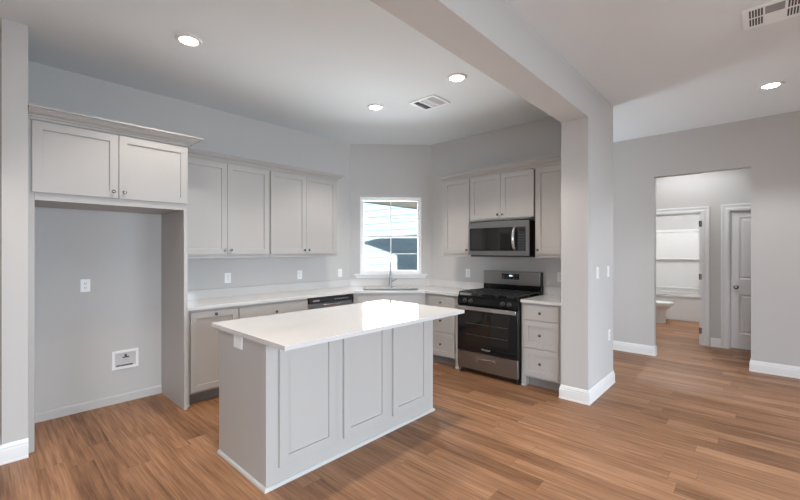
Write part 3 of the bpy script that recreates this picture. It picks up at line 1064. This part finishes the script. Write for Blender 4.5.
outlet_plate('wall_outlet', 'white outlet on the wall left of the range', (-2.99, YR, 1.144), 0)
outlet_plate('wall_outlet', 'white outlet on the wall right of the range, partly behind the wall end', (-1.72, YR, 1.146), 0)
outlet_plate('light_switch', 'white light switch on the wall end, the one nearer the kitchen', (-1.195, 4.18, 1.235), PI / 2, 'switch', 'switch')
outlet_plate('light_switch', 'white light switch on the wall end, the one nearer the far edge', (-1.195, 4.55, 1.235), PI / 2, 'switch', 'switch')
outlet_plate('wall_outlet', 'white outlet low on the wall end above its baseboard', (-1.195, 4.594, 0.55), PI / 2)
t = thing('blank_plate', 'small white cover plate on the island end just under the counter', 'cover plate', (-2.560, 1.174, 0.842))
bm = BM(); box(bm, -0.062, 0.062, -0.006, 0, -0.036, 0.056, 0.002)
obj('cover_plate', bm, WHITEPL, t)
# ice maker water box
wb = thing('water_valve_box', 'white recessed water valve box low on the refrigerator bay wall', 'valve box', (XL, 0.955, 0.405), PI / 2)
bm = BM()
frame_rect(bm, -0.107, 0.107, -0.085, 0.092, 0.022, -0.012, 0.0)
obj('frame', bm, WHITEPL, wb)
bm = BM(); box(bm, -0.085, 0.085, -0.003, 0.0, -0.063, 0.070)
obj('back_plate', bm, mat('valve_box_inside', (0.55, 0.54, 0.53), 0.5, var=0.03), wb)
bm = BM()
cyl(bm, (0, -0.004, 0.045), (0, -0.026, 0.045), 0.008); box(bm, -0.026, 0.026, -0.030, -0.020, 0.024, 0.034, 0.002); box(bm, -0.006, 0.006, -0.028, -0.012, 0.03, 0.05, 0.001)
obj('valve', bm, SLOTM, wb)
bm = BM(); box(bm, -0.075, 0.06, -0.010, -0.003, -0.058, -0.045, 0.002)
obj('pipe', bm, NICKEL, wb)

# ------------------------------------------------------------------ ceiling lights
def can(label, x, y, e=CAN_E, group=None, z=H, ang=116, col=CAN_C):
    t = thing('recessed_light', label, 'ceiling light', (x, y, z), 0, group)
    bm = BM()
    prof = [(0.062, 0.0), (0.092, 0.0), (0.092, -0.004), (0.086, -0.009), (0.066, -0.010), (0.062, -0.004)]
    n = 40
    rings = [[bm.verts.new((r * math.cos(2 * PI * k / n), r * math.sin(2 * PI * k / n), h)) for k in range(n)] for r, h in prof]
    for i in range(len(prof)):
        a, b = rings[i], rings[(i + 1) % len(prof)]
        for k in range(n):
            bm.faces.new((a[k], a[(k + 1) % n], b[(k + 1) % n], b[k]))
    obj('trim_ring', bm, WHITEPL, t)
    bm = BM(); lathe(bm, [(0.064, -0.001), (0.064, -0.006), (0.05, -0.0085), (0.001, -0.010)], (0, 0, 0), seg=32)
    obj('lens', bm, LENS, t)
    d = bpy.data.lights.new('lamp', 'SPOT')
    d.spot_size = math.radians(ang)
    d.spot_blend = 0.45
    d.shadow_soft_size = 0.05
    d.energy = e
    d.color = col
    l = bpy.data.objects.new('lamp', d)
    COL.objects.link(l)
    l.parent = t
    l.location = (0, 0, -0.014)
    return t
can('recessed ceiling light nearest the refrigerator bay, on the left of the kitchen ceiling', -3.17, 1.073, 62)
can('recessed ceiling light between the ceiling vent and the left wall cabinets, farthest back', -3.134, 2.981, 92)
can('recessed ceiling light between the ceiling vent and the beam', -2.049, 2.982, 104)
can('recessed ceiling light over the living room side, right of the beam', 0.073, 5.171, 85, col=NEUTRAL)
can('recessed ceiling light over the near end of the island, out of the picture above', -2.08, 1.073)
can('added fill light brightening the floor in front of the refrigerator bay, out of the picture to the left', -3.0, -0.25, 85, ang=88)  # lamp added out of view to brighten the left foreground floor
can('recessed ceiling light of the living room, out of the picture to the right', 1.9, 4.2, 34, col=NEUTRAL)
can('recessed ceiling light of the living room behind the camera', 1.2, 1.2, 12)
can('recessed ceiling light in the hall behind the doorway', -0.85, 6.78, 72, ang=155, col=NEUTRAL)
can('recessed ceiling light in the bathroom', -1.15, 9.0, 190, ang=165, col=NEUTRAL)

# ceiling vents
v = thing('ceiling_vent', 'small square white air vent in the kitchen ceiling', 'air vent', (-2.613, 3.285, H))
bm = BM()
def frame_flat(bm, x0, x1, y0, y1, w, za, zb):
    box(bm, x0, x0 + w, y0, y1, za, zb); box(bm, x1 - w, x1, y0, y1, za, zb)
    box(bm, x0 + w, x1 - w, y0, y0 + w, za, zb); box(bm, x0 + w, x1 - w, y1 - w, y1, za, zb)
frame_flat(bm, -0.168, 0.168, -0.145, 0.145, 0.026, -0.010, 0.0)
for x in (-0.054, 0.044):
    box(bm, x, x + 0.010, -0.119, 0.119, -0.010, 0.0)
obj('frame', bm, VENTM, v)
bm = BM(); box(bm, -0.142, 0.142, -0.119, 0.119, -0.001, 0.0)
obj('backing', bm, SLOTM, v)
for x0, x1, ang in ((-0.142, -0.056, 0.62), (-0.044, 0.044, 0.2), (0.056, 0.142, -0.62)):
    n = 6
    for k in range(n):
        xc = x0 + (k + 0.5) * (x1 - x0) / n
        bm = BM()
        box(bm, -0.0068, 0.0068, -0.119, 0.119, -0.0006, 0.0006)
        s = obj('slat', bm, VENTM, v, loc=(xc, 0, -0.0055), rot=(0, ang, 0))

v = thing('return_grille', 'square white ceiling register with slots, right of the beam at the top edge', 'air vent', (0.0725, 3.587, H))
bm = BM()
box(bm, -0.163, 0.163, -0.163, 0.163, -0.008, 0.0, 0.003)
obj('frame', bm, VENTM, v)
for x0 in (-0.129, 0.059):
    for yy in (-0.122, 0.008):
        for k in range(5):
            xx = x0 + k * 0.0148
            bm = BM(); box(bm, xx, xx + 0.0085, yy, yy + 0.106, -0.0092, -0.0078)
            obj('slot', bm, SLOTM, v)
bm = BM(); box(bm, -0.050, 0.044, -0.122, -0.016, -0.0095, -0.0078)
obj('filter_panel', bm, VENTG, v)

# ------------------------------------------------------------------ bathroom fixtures
tb = thing('bathtub', 'white bathtub with glossy wall surround at the back of the bathroom', 'bathtub', (-1.226, 10.235, 0))
bm = BM(); box(bm, -0.803, 0.803, -0.365, -0.335, 0, 0.50, 0.012)
obj('apron', bm, ACRYL, tb)
bm = BM()
open_bowl(bm, -0.76, 0.76, -0.27, 0.29, 0.50, 0.12, 0.03)
obj('basin', bm, ACRYL, tb)
bm = BM()
frame_flat(bm, -0.803, 0.803, -0.385, 0.383, 0.10, 0.50, 0.54)
obj('rim', bm, ACRYL, tb)
bm = BM()
box(bm, -0.803, 0.803, 0.355, 0.383, 0.54, 1.92, 0.008)
box(bm, -0.803, -0.775, -0.38, 0.355, 0.54, 1.92, 0.008)
box(bm, 0.775, 0.803, -0.38, 0.355, 0.54, 1.92, 0.008)
box(bm, -0.775, 0.775, 0.29, 0.356, 1.245, 1.285, 0.012)
box(bm, -0.775, 0.775, 0.325, 0.356, 0.60, 0.64, 0.01)
box(bm, -0.78, 0.78, 0.335, 0.36, 1.86, 1.925, 0.010)
obj('wall_surround', bm, ACRYL, tb)

to = thing('toilet', 'white toilet against the left bathroom wall, partly hidden by the doorway', 'toilet', (-2.025, 9.36, 0), -PI / 2 + PI)
# local: -y is the front of the toilet
to.rotation_euler = (0, 0, PI / 2)
bm = BM()
def oval(bm, rings):
    rr = []
    n = 28
    for cx, cy, rx, ry, z in rings:
        rr.append([bm.verts.new((cx + rx * math.cos(2 * PI * k / n), cy + ry * math.sin(2 * PI * k / n), z)) for k in range(n)])
    bm.faces.new(rr[0][::-1]); bm.faces.new(rr[-1])
    for a, b in zip(rr, rr[1:]):
        for k in range(n):
            bm.faces.new((a[k], a[(k + 1) % n], b[(k + 1) % n], b[k]))
oval(bm, [(0, -0.37, 0.122, 0.265, 0), (0, -0.37, 0.118, 0.262, 0.03), (0, -0.37, 0.112, 0.255, 0.10), (0, -0.37, 0.115, 0.258, 0.23), (0, -0.385, 0.130, 0.272, 0.28), (0, -0.43, 0.165, 0.285, 0.325), (0, -0.46, 0.182, 0.292, 0.35), (0, -0.46, 0.182, 0.292, 0.378), (0, -0.46, 0.178, 0.288, 0.385)])
obj('bowl', bm, PORC, to)
bm = BM(); oval(bm, [(0, -0.465, 0.187, 0.295, 0.388), (0, -0.465, 0.190, 0.298, 0.396), (0, -0.465, 0.186, 0.294, 0.404)])
obj('seat', bm, WHITEPL, to)
bm = BM(); oval(bm, [(0, -0.465, 0.186, 0.294, 0.406), (0, -0.465, 0.188, 0.296, 0.414), (0, -0.46, 0.17, 0.275, 0.424)])
obj('lid', bm, WHITEPL, to)
bm = BM(); box(bm, -0.225, 0.225, -0.20, -0.01, 0.38, 0.76, 0.02, 3)
obj('tank', bm, PORC, to)
bm = BM(); box(bm, -0.235, 0.235, -0.21, -0.004, 0.76, 0.795, 0.01, 3)
obj('tank_lid', bm, PORC, to)
